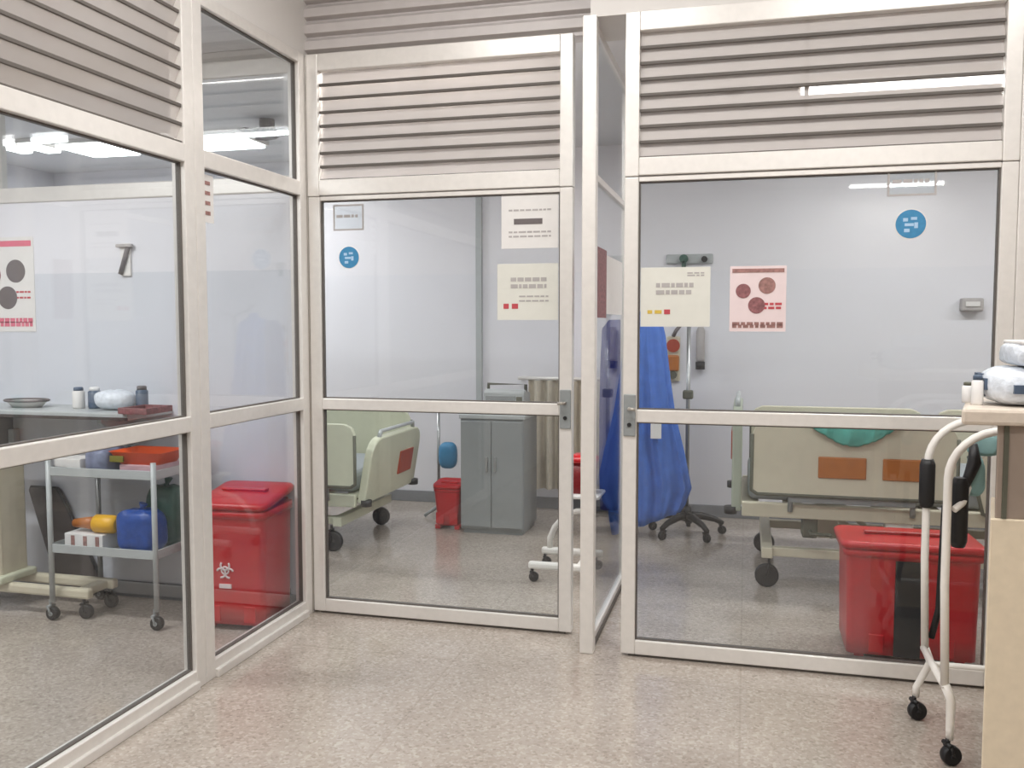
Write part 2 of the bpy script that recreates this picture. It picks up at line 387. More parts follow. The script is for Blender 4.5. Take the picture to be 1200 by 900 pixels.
# ------------------------------------------------------------------ lamps
def batten(name, label, x, y, z, lx, ly, watts, group=None, depth=0.05):
    t = thing(name, label, 'ceiling light', (x, y, z), 0, group)
    obj('housing', MB().box(-lx / 2 - 0.02, lx / 2 + 0.02, -ly / 2 - 0.02, ly / 2 + 0.02, -depth * 0.6, 0, 0.004), 'white', t)
    obj('diffuser', MB().box(-lx / 2, lx / 2, -ly / 2, ly / 2, -depth, -depth * 0.6 + 0.002, 0.008), 'lamp', t)
    ld = bpy.data.lights.new(name + '_light', 'AREA'); ld.shape = 'RECTANGLE'; ld.size = lx; ld.size_y = ly; ld.energy = watts
    ld.color = (1.0, 0.99, 0.975)
    lo = bpy.data.objects.new(name + '_light', ld); S.collection.objects.link(lo); lo.parent = t; lo.location = (0, 0, -depth - 0.01)
    return t
for x, y in ((-1.0, 2.5), (0.9, 2.3), (-1.5, -0.6), (0.4, -0.6), (1.8, -2.8), (1.95, -5.6)):  # first two are unseen lamps added to brighten the upper left wall
    batten('ceiling_light', 'unseen white batten light set on the high corridor ceiling above the photo frame', x, y, ZC, 1.2, 0.12, CORR_W, 'corridor batten lights')
batten('ceiling_light', 'long bright ceiling light seen through the louvers above the right door', 0.90, 5.36, ZW, 1.25, 0.19, WARD_W)
batten('ceiling_light', 'added ceiling light tube hidden behind the louver top rail above the left door', -1.5, 4.275, ZW, 1.25, 0.13, WARD_W)  # added ward lamp, kept out of view behind the top rail
batten('ceiling_light', 'ward ceiling light on the far right out past the counter', 2.9, 5.36, ZW, 1.25, 0.13, WARD_W)
batten('ceiling_light', 'square bright ceiling light right beside the left corner mullion, seen through the clear top pane', -3.72, 5.85, ZW, 0.5, 0.42, WARD_W * 0.8)
batten('ceiling_light', 'widest bright ceiling light under the left louvers', -4.75, 5.85, ZW, 0.42, 0.42, WARD_W * 0.5)
batten('ceiling_light', 'small bright ceiling light, second from the left photo edge', -5.13, 5.68, ZW, 0.12, 0.3, WARD_W * 0.2)
batten('ceiling_light', 'small bright ceiling light, nearest the left photo edge', -5.34, 5.64, ZW, 0.10, 0.3, WARD_W * 0.2)
batten('ceiling_light', 'unseen side room ceiling light added above the loaded trolley', -3.6, 2.6, ZW, 1.2, 0.13, ROOM_W)  # this and the next are unseen lamps added to light the side room
batten('ceiling_light', 'unseen side room ceiling light added near the left end of the room', -3.6, 0.6, ZW, 1.2, 0.13, ROOM_W)

# ------------------------------------------------------------------ shared small builders
def caster(name, parent, x, y, r=0.045, w=0.03, stem=0.06, fork='steel', ang=0.0):
    """swivel caster whose wheel stands on the floor (local z = 0)."""
    R = rotz(ang)
    def P(px, py, pz): v = R @ Vector((px, py, pz)); return (x + v.x, y + v.y, v.z)
    c = obj(name, MB().tube([P(0, -w / 2, r), P(0, -w / 4, r), P(0, w / 4, r), P(0, w / 2, r)], [r * 0.9, r, r, r * 0.9], 18), 'black', parent)
    m = MB()
    for s in (-1, 1): m.tube([P(0, s * (w / 2 + 0.005), r), P(-0.012, s * (w / 2 + 0.005), r * 2.05)], 0.005, 8)
    m.cyl(P(-0.012, -w / 2 - 0.008, 2.1 * r), P(-0.012, w / 2 + 0.008, 2.1 * r), 0.008, None, 8)
    m.cyl(P(-0.012, 0, 2.1 * r), P(-0.012, 0, 2.1 * r + stem), 0.008, None, 10)
    m.cyl(P(0, -w / 2 - 0.006, r), P(0, w / 2 + 0.006, r), r * 0.3, None, 12)
    obj('fork', m, fork, c)
    return c

def wheelie_bin(label, loc, rz, sx, sy, h, stripe=False, symbol=False, name='waste_bin', raised=0.03, group='red waste bins', taper=0.8):
    """tapered lidded bin; local -y is the front."""
    t = thing(name, label, 'bin', loc, rz, group)
    m = MB(); rg = lambda k, z, r: MB.rrect_ring(m, -sx / 2 * k, sx / 2 * k, -sy / 2 * k, sy / 2 * k, z, r)
    m.loft([rg(taper, 0.03, 0.03), rg(taper + (0.95 - taper) * 0.15, 0.12, 0.03), rg(0.95, h * 0.86, 0.035), rg(0.955, h * 0.86 + 0.004, 0.035), rg(1.0, h * 0.86 + 0.006, 0.04), rg(1.0, h * 0.93, 0.04)])
    for k in (-0.25, 0.25): m.box(sx * k - 0.03, sx * k + 0.03, -sy / 2 * (taper + 0.03), -sy / 2 * (taper - 0.03), 0.04, 0.12, 0.004)
    for k in (-1, 1): m.box(k * sx * 0.36 - 0.02, k * sx * 0.36 + 0.02, -sy * 0.36, sy * 0.36, 0, 0.032, 0.006)
    obj('body', m, 'red', t)
    m = MB(); z0 = h * 0.935
    # domed lid, higher at the hinge side, with a rolled rim
    prof = [(1.03, 0.0), (1.04, 0.02), (1.0, 0.03), (0.9, h * 0.055), (0.5, h * 0.068), (0.1, h * 0.07)]
    rings = []
    for k, z in prof:
        rings.append([(px, py, z0 + z + raised * (py / sy + 0.5)) for px, py, _ in MB.rrect_ring(m, -sx / 2 * k, sx / 2 * k, -sy / 2 * k, sy / 2 * k, 0, 0.04 * k)])
    m.loft(rings)
    lid = obj('lid', m, 'red', t)
    obj('lid_ridge', MB().box(-sx * 0.32, sx * 0.32, -0.02, 0.02, z0 + h * 0.068 + raised * 0.45, z0 + h * 0.068 + raised * 0.45 + 0.014, 0.005), 'red', lid)
    obj('handle', MB().tube([(-sx * 0.36, sy * 0.48, z0 - 0.03), (-sx * 0.36, sy * 0.58, z0 - 0.005), (sx * 0.36, sy * 0.58, z0 - 0.005), (sx * 0.36, sy * 0.48, z0 - 0.03)], 0.013), 'red', t)
    for k in (-1, 1): obj('wheel', MB().tube([(k * sx * 0.34 - 0.02, sy * 0.46, 0.06), (k * sx * 0.34 + 0.02, sy * 0.46, 0.06)], 0.06, 20), 'black', t)
    if stripe:
        obj('front_stripe', MB().prism([(-sy * 0.5 * (taper + 0.01) - 0.006, 0.03), (-sy * 0.5 * 0.951 - 0.006, h * 0.85), (-sy * 0.5 * 0.93, h * 0.85), (-sy * 0.5 * (taper - 0.02), 0.03)], 'x', stripe[0], stripe[1]), 'black', t)['label'] = 'black front stripe'
    if symbol:
        m = MB(); z = symbol; yf = -sy * 0.5 * (taper + (0.95 - taper) * (0.15 + 0.85 * (z - 0.12) / (h * 0.74))) - 0.003
        for a in (90, 210, 330):
            c = (symbol_x(sx) + 0.024 * math.cos(math.radians(a)), yf, z + 0.024 * math.sin(math.radians(a)))
            m.tube(arc(c, 0.022, a + 55, a + 305, 12), 0.005, 6)
        m.tube(arc((symbol_x(sx), yf, z), 0.018, 0, 360, 14), 0.004, 6)
        m.box(symbol_x(sx) - 0.03, symbol_x(sx) + 0.03, yf - 0.003, yf + 0.005, z - 0.085, z - 0.065)
        obj('hazard_symbol', m, 'pinkp', t)['label'] = 'pale printed hazard symbol'
    return t
def symbol_x(sx): return -sx * 0.08

# ------------------------------------------------------------------ red bins
wheelie_bin('large red lidded bin with pale hazard symbol behind the left glass', (-2.345, 3.845, 0), math.radians(4), 0.36, 0.34, 0.62, symbol=0.29, raised=0.05, taper=0.9)
wheelie_bin('red lidded bin with black front stripe behind the white tubular walker', (0.70, 4.22, 0), 0.0, 0.56, 0.38, 0.525, stripe=(-0.07, 0.035), raised=-0.01, taper=0.92)
wheelie_bin('small red bin on the floor beside the grey steel cabinet', (-2.03, 6.02, 0), 0.0, 0.20, 0.20, 0.31, raised=0.02)

# ------------------------------------------------------------------ hospital beds
def bed(label, loc, rz, dz, end_tilt, rail_col, sheet=False, rx=0.93, cx=0.84, bh=0.57, bcol=None, group='hospital beds'):
    """bed along local x, 2.02 long, 0.92 wide; end board at +x; near side rails at -y."""
    t = thing('hospital_bed', label, 'hospital bed', loc, rz, group)
    L, Wd = 1.01, 0.45
    m = MB()
    for y in (-0.36, 0.36): m.box(-0.84, 0.84, y - 0.025, y + 0.025, 0.17, 0.22, 0.006)
    for x in (-0.84, 0.84): m.box(x - 0.03, x + 0.03, -0.42, 0.42, 0.165, 0.225, 0.006)
    for x in (-0.5, 0.5):
        m.box(x - 0.06, x + 0.06, -0.09, 0.09, 0.22, 0.40 + dz, 0.01)
        m.tube([(x - 0.25, -0.3, 0.22), (x, -0.3, 0.41 + dz)], 0.016); m.tube([(x - 0.25, 0.3, 0.22), (x, 0.3, 0.41 + dz)], 0.016)
    obj('base_frame', m, rail_col, t)
    for x in (-cx, cx):
        for y in (-0.39, 0.39): caster('caster', t, x, y, 0.065, 0.04, 0.03, 'black')
    m = MB()
    for y in (-Wd + 0.02, Wd - 0.02): m.box(-L + 0.03, L - 0.03, y - 0.02, y + 0.02, 0.40 + dz, 0.48 + dz, 0.008)
    for k in range(9): m.box(-L + 0.06 + k * 0.23, -L + 0.16 + k * 0.23, -Wd + 0.04, Wd - 0.04, 0.455 + dz, 0.475 + dz, 0.004)
    obj('platform', m, rail_col, t)
    obj('mattress', MB().box(-L + 0.06, L - 0.06, -0.40, 0.40, 0.482 + dz, 0.62 + dz, 0.04, None, 3), 'mattress', t)
    # end boards: rounded top, grip slot plaque, corner bumpers
    def board(x, s, tilt, nm):
        z0, z1, hw = 0.42 + dz, 0.42 + dz + bh, 0.43
        pl = [(-hw, z0), (hw, z0), (hw, z1 - 0.12)] + [(hw - 0.12 + 0.12 * math.cos(math.radians(a)), z1 - 0.12 + 0.12 * math.sin(math.radians(a))) for a in (22, 45, 68, 90)] \
            + [(-hw + 0.12 - 0.12 * math.cos(math.radians(a)), z1 - 0.12 + 0.12 * math.sin(math.radians(a))) for a in (90, 68, 45, 22, 0)]
        m = MB().prism(pl, 'x', -0.026, 0.026, 0.010)
        mt = Matrix.Translation((x, 0, z0)) @ roty(tilt * s) @ Matrix.Translation((0, 0, -z0)); m.bm.transform(mt)
        o = obj(nm, m, bcol or rail_col, t)
        g = MB().box(0.02 * s, 0.034 * s, 0.06, 0.30, z1 - 0.30, z1 - 0.14, 0.004); g.bm.transform(mt); obj('grip_plaque', g, 'rust', o)['label'] = 'rust red grip plaque'
        g = MB().tube([(0.0, -0.3, z1 - 0.01), (0.0, -0.28, z1 + 0.035), (0.0, 0.28, z1 + 0.035), (0.0, 0.3, z1 - 0.01)], 0.014); g.bm.transform(mt); obj('push_bar', g, 'lgrey', o)
    board(L, 1, end_tilt, 'end_board'); board(-L, -1, 0, 'head_board')
    for x in (-L - 0.03, L + 0.03):
        for y in (-0.41, 0.41): obj('corner_bumper', MB().tube([(x, y, 0.405 + dz), (x, y, 0.445 + dz)], 0.035, 14), 'black', t)
    # side rails
    def rail(x0, x1, y, s, tilt):
        z0, z1 = 0.535 + dz, 0.93 + dz; xm = (x0 + x1) / 2; zm = (z0 + z1) / 2
        c = 0.07
        pl = [(x0, z0 + 0.02), (x0 + 0.03, z0), (x1 - 0.03, z0), (x1, z0 + 0.02), (x1 - 0.0, z1 - c), (x1 - c * 0.3, z1 - c * 0.3), (x1 - c, z1), (x0 + c, z1), (x0 + c * 0.3, z1 - c * 0.3), (x0, z1 - c)]
        mt = Matrix.Translation((xm, 0, zm)) @ roty(tilt) @ Matrix.Translation((-xm, 0, -zm))
        m = MB().prism(pl, 'y', y - 0.016, y + 0.016, 0.006); m.bm.transform(mt)
        o = obj('side_rail', m, rail_col, t)
        e = MB().tube([(px, y + s * 0.012, pz) for px, pz in [pl[9], pl[0], pl[1], pl[2], pl[3], pl[4]]], 0.011, 8); e.bm.transform(mt); obj('rail_bumper', e, 'outline', o)
        for a, b in (((x0 + 0.12, x0 + 0.36), (x0 + 0.44, x0 + 0.68)) if x1 - x0 > 0.7 else ((x0 + 0.1, x1 - 0.1),)):
            g = MB().box(a, b, y + s * 0.012, y + s * 0.026, z0 + 0.10, z0 + 0.215, 0.006)
            g.bm.transform(mt); obj('grip_plaque', g, 'brown', o)['label'] = 'orange brown plaque'
        h = MB()
        for q in (0.2, 0.8): h.tube([(x0 + (x1 - x0) * q, y, z0 + 0.03), (x0 + (x1 - x0) * q, y - s * 0.02, 0.44 + dz)], 0.014, 8)
        h.box(x0 + (x1 - x0) * 0.19, x0 + (x1 - x0) * 0.81, y - 0.010, y + 0.010, z0 - 0.04, z0 + 0.04, 0.004)
        obj('rail_bracket', h, 'grey', o)
    for s in (-1, 1):
        rail(rx - 1.02, rx, s * 0.475, s, 0); rail(-0.80, rx - 1.09, s * 0.475, s, 0 if not sheet else (14 if s > 0 else 0))
    obj('control_box', MB().box(0.10, 0.24, 0.34, 0.43, 0.36 + dz, 0.50 + dz, 0.01), 'white', t)
    obj('hand_crank', MB().tube([(0.62, 0.40, 0.33 + dz), (0.62, 0.49, 0.33 + dz), (0.52, 0.49, 0.33 + dz), (0.52, 0.54, 0.33 + dz)], 0.009, 8).box(0.58, 0.66, 0.30, 0.42, 0.29 + dz, 0.40 + dz, 0.01), 'outline', t)
    return t
bed('greenish cream hospital bed with raised tilted end board behind the left glazed door', (-3.34, 5.58, 0), 0.0, -0.10, 10, 'creamg', rx=1.0, cx=0.80, bh=0.42)
bed('cream hospital bed with orange brown plaques under a teal sheet, behind the right glazed door', (0.97, 5.47, 0), PI, 0.0, 0, 'cream', True, bcol='sage')
# teal sheet draped over the near rail of the right bed
m = MB(); rings = []
nx = 26
prof = [(5.30, 0.64), (5.12, 0.72), (5.035, 0.90), (5.015, 0.953), (4.99, 0.962), (4.965, 0.953), (4.955, 0.90), (4.952, 0.83)]
for k in range(nx + 1):
    u = k / nx; x = 0.32 + 0.46 * u; drop = 1 - abs(2 * u - 1) ** 1.6
    ring = []
    for i, (y, z) in enumerate(prof):
        r = 0.008 * math.sin(u * 24 + i) + 0.006 * math.sin(u * 51 + 2 * i)
        zz = z if i < 6 else 0.953 - (0.953 - z) * (0.25 + 0.95 * drop)
        ring.append((x, y + (r if i > 5 else 0) - 0.006, zz + abs(r) * 0.7))
    ring2 = [(p[0], p[1] + (0.006 if i < 3 else -0.002), p[2] + 0.010) for i, p in enumerate(ring)]
    rings.append(ring + [(p[0], p[1] - (0.008 if i > 4 else 0), p[2]) for i, p in list(enumerate(ring2))[::-1]])
m.loft(rings)
tag(obj('bed_sheet', m, 'teal'), 'crumpled teal sheet hanging over the rail of the right bed', 'sheet')

# ------------------------------------------------------------------ gown and its stand
t = thing('drip_stand', 'pole stand with black five-spoked wheeled base below the hanging blue gown', 'stand', (-0.38, 6.22, 0))
m = MB()
for k in range(5):
    a = math.radians(18 + 72 * k); c, s = math.cos(a), math.sin(a)
    m.tube([(0, 0, 0.135), (0.10 * c, 0.10 * s, 0.13), (0.20 * c, 0.20 * s, 0.105), (0.255 * c, 0.255 * s, 0.075)], [0.03, 0.026, 0.02, 0.017], 10)
m.cyl((0, 0, 0.10), (0, 0, 0.20), 0.045, 0.03)
obj('base', m, 'black', t)
for k in range(5):
    a = math.radians(18 + 72 * k); caster('caster', t, 0.25 * math.cos(a), 0.25 * math.sin(a), 0.03, 0.03, 0.012, 'black', math.degrees(a))
obj('pole', MB().cyl((0, 0, 0.18), (0, 0, 1.52), 0.014), 'steel', t)
obj('clamp', MB().box(-0.035, 0.035, -0.03, 0.03, 0.94, 1.0, 0.01), 'outline', t)
obj('hook', MB().tube([(0, 0, 1.50), (-0.05, 0, 1.54), (-0.22, -0.15, 1.56), (-0.26, -0.20, 1.572), (-0.29, -0.20, 1.60)], 0.009).tube([(0, 0, 1.50), (0.06, 0, 1.53), (0.10, 0, 1.52), (0.115, 0, 1.55)], 0.008), 'steel', t)
g = thing('surgical_gown', 'long blue gown hanging from the pole stand between the two doors', 'gown', (-0.64, 6.02, 0))
m = MB(); rings = []
prof = [(0.13, -0.22, 0.22, 0.05), (0.18, -0.24, 0.25, 0.06), (0.36, -0.265, 0.29, 0.075), (0.6, -0.26, 0.24, 0.08), (0.85, -0.255, 0.18, 0.085), (1.05, -0.25, 0.15, 0.085),
        (1.25, -0.25, 0.125, 0.08), (1.38, -0.24, 0.11, 0.07), (1.46, -0.21, 0.09, 0.055), (1.50, -0.07, 0.02, 0.035), (1.535, -0.055, -0.005, 0.025)]
N = 120
for i, (z, xl, xr, d) in enumerate(prof):
    ring = []; amp = 0.62 * max(0.2, 1 - z / 1.7)
    for k in range(N):
        a = 2 * PI * k / N; q = 1 + amp * (0.6 * math.sin(11 * a + z * 1.5) + 0.4 * math.sin(19 * a - z * 2))
        xc = (xl + xr) / 2; hw = (xr - xl) / 2
        ring.append((xc + hw * math.cos(a) * (1 + 0.06 * math.sin(9 * a + z)), d * q * math.sin(a), z + (0.10 * (math.cos(a) - 0.3) * 0.9 if i == 0 else 0.06 * math.cos(a) if i == 1 else 0)))
    rings.append(ring)
m.loft(rings)
gb = obj('cloth', m, 'gown', g)
m = MB()   # sleeve at the left, hanging dark
m.loft([[(-0.26 + rx * math.cos(a) + dx, -0.06 + ry * math.sin(a), z) for a in [2 * PI * k / 20 for k in range(20)]]
        for z, rx, ry, dx in ((0.2, 0.06, 0.035, 0.02), (0.5, 0.07, 0.05, 0.02), (0.9, 0.075, 0.06, 0.025), (1.2, 0.075, 0.07, 0.03), (1.42, 0.07, 0.06, 0.035), (1.48, 0.04, 0.03, 0.05))])
obj('sleeve', m, 'navy', g)['label'] = 'dark navy sleeve'
obj('chest_label', MB().box(0.04, 0.11, -0.128, -0.10, 0.70, 0.81, 0.003, rotz(6)), 'whitep', g)['label'] = 'white label patch'
obj('hanger', MB().tube([(-0.15, 0, 1.44), (0.02, 0, 1.52), (0.03, 0, 1.56), (0.0, 0, 1.575)], 0.006), 'steel', g)

# ------------------------------------------------------------------ ward furniture behind the left door
t = thing('steel_cabinet', 'grey two-door steel cabinet standing at the back behind the left glazed door', 'cabinet', (-1.68, 6.08, 0))
obj('body', MB().box(-0.225, 0.225, -0.20, 0.20, 0.03, 0.80, 0.006).box(-0.21, 0.21, -0.18, 0.18, 0, 0.032), 'grey', t)
obj('cabinet_top', MB().box(-0.235, 0.235, -0.212, 0.205, 0.80, 0.83, 0.006), 'lgrey', t)
for x0, x1, hx in ((-0.22, -0.003, -0.03), (0.003, 0.22, 0.03)):
    d = obj('door', MB().box(x0, x1, -0.216, -0.2, 0.05, 0.785, 0.004), 'grey', t)
    obj('door_handle', MB().box(hx - 0.008, hx + 0.008, -0.232, -0.214, 0.44, 0.54, 0.004), 'steel', d)
t = thing('patient_monitor', 'grey monitor with dark top edge standing on the grey steel cabinet', 'monitor', (-1.60, 6.08, 0.83))
obj('case', MB().prism([(-0.10, 0), (0.1, 0), (0.1, 0.14), (-0.06, 0.17), (-0.10, 0.15)], 'x', -0.17, 0.12, 0.01), 'lgrey', t)
obj('screen', MB().box(-0.15, 0.06, -0.112, -0.10, 0.03, 0.125, 0.003, rotx(0)), 'grey', t)
obj('carry_handle', MB().tube([(-0.16, 0, 0.15), (-0.16, 0, 0.20), (0.11, 0, 0.20), (0.11, 0, 0.145)], 0.012), 'outline', t)
obj('keypad', MB().box(0.07, 0.11, -0.112, -0.10, 0.03, 0.12, 0.003), 'outline', t)
t = thing('drip_stand', 'thin pole stand with a blue pouch next to the grey steel cabinet', 'stand', (-2.235, 6.36, 0))
obj('pole', MB().cyl((0, 0, 0.06), (0, 0, 0.82), 0.011).tube([(-0.02, 0, 0.82), (0.28, 0, 0.82)], 0.010), 'steel', t)
m = MB()
for k in range(4):
    a = math.radians(45 + 90 * k); m.tube([(0, 0, 0.08), (0.12 * math.cos(a), 0.12 * math.sin(a), 0.014)], 0.012)
obj('base', m, 'grey', t)
tag(obj('pouch', MB().blob((0, 0, 0), (0.14, 0.10, 0.20), 3, 0.04), 'blue', None, (-2.15, 6.33, 0.47)), 'blue pouch hanging on the thin pole left of the grey cabinet', 'pouch')
# beige curtain
m = MB(); pts = []
for k in range(81):
    u = k / 80; pts.append((-1.62 + 0.85 * u, 6.70 + 0.035 * math.sin(u * 2 * PI * 9)))
poly = pts + [(x, y + 0.006) for x, y in pts[::-1]]
m.prism(poly, 'z', 0.18, 1.02)
t = thing('ward_curtain', 'short beige pleated curtain hanging at the back right of the grey cabinet', 'curtain', (0, 0, 0))
obj('curtain_cloth', m, 'curtain', t)
obj('curtain_rail', MB().cyl((-1.7, 6.70, 1.035), (-0.6, 6.70, 1.035), 0.014).box(-1.7, -1.67, 6.69, FY, 1.027, 1.043).box(-0.63, -0.6, 6.69, FY, 1.027, 1.043), 'alu', t)
# rolling stand seen through the gap of the left door
t = thing('rolling_stand', 'cream wheeled stand with low beams and dark column by the glass screen', 'stand', (-0.96, 5.02, 0))
m = MB()
for y in (-0.17, 0.17): m.box(-0.21, 0.16, y - 0.022, y + 0.022, 0.075, 0.115, 0.012)
m.box(0.06, 0.12, -0.19, 0.19, 0.078, 0.112, 0.01)
m.tube([(-0.16, 0.17, 0.11), (-0.16, 0.17, 0.17), (-0.13, 0.165, 0.24), (-0.06, 0.14, 0.32), (0.02, 0.08, 0.36), (0.09, 0.0, 0.38)], 0.018)
obj('base_frame', m, 'white', t)
for x in (-0.18, 0.13):
    for y in (-0.17, 0.17): caster('caster', t, x, y, 0.028, 0.028, 0.018, 'black')
obj('column', MB().box(0.06, 0.12, -0.03, 0.03, 0.11, 0.47, 0.006), 'black', t)
obj('shelf', MB().box(-0.04, 0.18, -0.12, 0.12, 0.47, 0.49, 0.006), 'whitep', t)
t = thing('sharps_container', 'dark red container standing on the cream wheeled stand', 'container', (-0.89, 5.02, 0.49))
obj('body', MB().loft([MB.rrect_ring(None, -a, a, -a, a, z, 0.02) for a, z in ((0.06, 0), (0.065, 0.02), (0.075, 0.18))]), 'darkred', t)
obj('lid', MB().loft([MB.rrect_ring(None, -a, a, -a, a, z, 0.02) for a, z in ((0.08, 0.178), (0.08, 0.20), (0.05, 0.22))]), 'red', t)

# ------------------------------------------------------------------ things on the ward wall (right)
t = thing('wall_gauge', 'orange and dark red gauge mounted on the far wall right of the blue gown', 'gauge', (-0.53, FY, 0))
obj('backplate', MB().box(-0.05, 0.05, -0.03, 0, 1.02, 1.36, 0.012), 'cream', t)
obj('dial', MB().cyl((0, -0.055, 1.29), (0, -0.028, 1.29), 0.05), 'rust', t)
obj('regulator', MB().box(-0.045, 0.045, -0.06, -0.028, 1.10, 1.22, 0.012), 'brown', t)
obj('knob', MB().cyl((0, -0.06, 1.07), (0, -0.028, 1.07), 0.03), 'outline', t)
obj('tube_arm', MB().tube([(0.0, -0.05, 1.36), (0.02, -0.06, 1.40), (0.05, -0.05, 1.44)], 0.014), 'inkd', t)
t = thing('suction_bottle', 'slim grey wall bottle with black base on the far wall', 'bottle', (-0.33, FY - 0.04, 0))
obj('bottle_body', MB().tube([(0, 0, 1.17), (0, 0, 1.19), (0, 0, 1.40), (0, 0, 1.43)], [0.025, 0.032, 0.032, 0.02]), 'ink', t)
obj('bottle_base', MB().cyl((0, 0, 1.115), (0, 0, 1.172), 0.034), 'black', t)
obj('bracket', MB().box(-0.012, 0.012, 0, 0.04, 1.3, 1.36), 'steel', t)
t = thing('gas_outlet', 'green and black gas outlet strip on the far wall above the cream notice', 'outlet', (-0.42, FY, 0))
obj('strip', MB().box(-0.17, 0.17, -0.03, 0, 1.90, 1.97, 0.008), 'lgrey', t)
obj('green_valve', MB().cyl((-0.04, -0.06, 1.935), (-0.04, -0.028, 1.935), 0.032).box(-0.055, -0.025, -0.06, -0.03, 1.85, 1.92, 0.005), 'green', t)
obj('black_valve', MB().cyl((0.11, -0.06, 1.93), (0.11, -0.028, 1.93), 0.022), 'black', t)
t = thing('wall_dispenser', 'small white dispenser box on the far wall left of the right mullion', 'dispenser', (1.50, FY, 1.54))
obj('case', MB().box(-0.07, 0.07, -0.08, 0, 0, 0.09, 0.012), 'ink', t)
obj('front_panel', MB().box(-0.045, 0.045, -0.088, -0.075, 0.03, 0.065, 0.004), 'paper', t)
# ceiling fixtures
t = thing('ceiling_fan', 'dark compact fan hanging from the ceiling past the clear top pane', 'fan', (-3.09, 5.42, ZW))
obj('mount', MB().cyl((0, 0, -0.07), (0, 0, 0), 0.05), 'black', t)
obj('motor', MB().tube([(0, 0, -0.12), (0, 0, -0.10), (0, 0, -0.07), (0, 0, -0.06)], [0.06, 0.09, 0.09, 0.05], 20), 'black', t)
for k in range(3):
    bl = MB().box(0.07, 0.21, -0.045, 0.045, -0.098, -0.090, 0.003); bl.bm.transform(rotz(120 * k + 10)); obj('blade', bl, 'matte', t)
t = thing('smoke_detector', 'small dark round detector on the ward ceiling behind the right louvers', 'detector', (-0.09, 5.38, ZW))
obj('base', MB().cyl((0, 0, -0.015), (0, 0, 0), 0.07), 'grey', t)
obj('sensor', MB().tube([(0, 0, -0.05), (0, 0, -0.03), (0, 0, -0.014)], [0.03, 0.05, 0.055], 20), 'black', t)

# ------------------------------------------------------------------ notices on the glass and the walls
def textlines(m, x0, x1, zs, yf, h=0.012, seed=1):
    """rows of unreadable small print: short words of ink."""
    rnd = random.Random(seed)
    for z in zs:
        x = x0
        while x < x1 - 0.008:
            wd = min(rnd.uniform(0.012, 0.035), x1 - x); m.box(x, x + wd, yf - 0.0012, yf, z - h / 2, z + h / 2); x += wd + 0.006
    return m
def sheet(name, label, cat, x0, x1, z0, z1, Y, m='paper'):
    t = thing(name, label, cat, ((x0 + x1) / 2, Y, z0))
    hw = (x1 - x0) / 2
    obj('sheet', MB().box(-hw, hw, -0.002, 0, 0, z1 - z0), m, t); return t, hw, z1 - z0
G1, G2 = BY - 0.0045, RY - 0.0045
t, hw, h = sheet('notice', 'white notice with one dark grey bar at the top right of the left door pane', 'notice', -1.11, -0.84, 1.80, 2.05, G1)
obj('heading_bar', MB().box(-0.075, 0.06, -0.0035, -0.002, h * 0.44, h * 0.44 + 0.026), 'inkd', t)
obj('small_print', textlines(MB(), -0.10, 0.10, (h * 0.70, h * 0.30, h * 0.22), -0.002, 0.008, 3), 'ink', t)
t, hw, h = sheet('notice', 'cream printed notice below the white one on the left door pane', 'notice', -1.13, -0.84, 1.47, 1.73, G1, 'creamp')
obj('heading_text', textlines(MB(), -0.08, 0.09, (h * 0.72, h * 0.60), -0.002, 0.018, 5), 'ink', t)
obj('small_print', textlines(MB(), -0.04, 0.10, (h * 0.42, h * 0.34), -0.002, 0.007, 6), 'ink', t)
obj('red_marks', MB().box(-0.115, -0.09, -0.0035, -0.002, h * 0.2, h * 0.29).box(-0.075, -0.045, -0.0035, -0.002, h * 0.2, h * 0.29), 'inkr', t)
t, hw, h = sheet('notice', 'cream printed notice at the left edge of the right door pane', 'notice', -0.44, -0.15, 1.44, 1.69, G2, 'creamp')
obj('heading_text', textlines(MB(), -0.08, 0.08, (h * 0.70, h * 0.58), -0.002, 0.018, 8), 'ink', t)
obj('small_print', textlines(MB(), 0.05, 0.12, (h * 0.90, h * 0.86), -0.002, 0.006, 9), 'ink', t)
obj('yellow_marks', MB().box(-0.115, -0.095, -0.0035, -0.002, h * 0.22, h * 0.28).box(-0.085, -0.055, -0.0035, -0.002, h * 0.22, h * 0.28), 'inky', t)
obj('red_marks', MB().box(-0.045, -0.02, -0.0035, -0.002, h * 0.21, h * 0.29), 'inkr', t)
def poster(label, x0, x1, z0, z1, Y, band, dots, base='pinkp'):
    t, hw, h = sheet('poster', label, 'poster', x0, x1, z0, z1, Y, base)
    obj('top_band', MB().box(-hw * 0.92, hw * 0.92, -0.0035, -0.002, h * 0.90, h * 0.96), band, t)
    obj('bottom_band', textlines(MB(), -hw * 0.9, hw * 0.9, (h * 0.08, h * 0.12), -0.002, h * 0.05, 4), band, t)
    for fx, fz, r, ml in dots: obj('picture', MB().cyl((hw * fx, -0.0035, h * fz), (hw * fx, -0.0015, h * fz), r, None, 24), ml, t)
    obj('caption', textlines(MB(), hw * 0.2, hw * 0.85, (h * 0.42, h * 0.36), -0.002, 0.010, 7), 'inkr', t)
    return t
poster('small pink poster with three round pictures in the middle of the right door pane', -0.07, 0.155, 1.42, 1.69, G2, 'inkb',
       ((-0.52, 0.62, 0.030, 'inkm'), (0.32, 0.70, 0.034, 'inkb'), (-0.04, 0.40, 0.034, 'inkm')))
poster('pink and white poster with dark round pictures at the left photo edge', -4.07, -3.71, 1.41, 1.92, BY - 0.0205, 'inkp',
       ((0.34, 0.64, 0.062, 'inkd'), (0.02, 0.36, 0.062, 'inkd'), (-0.55, 0.60, 0.062, 'inkm')), 'paper')
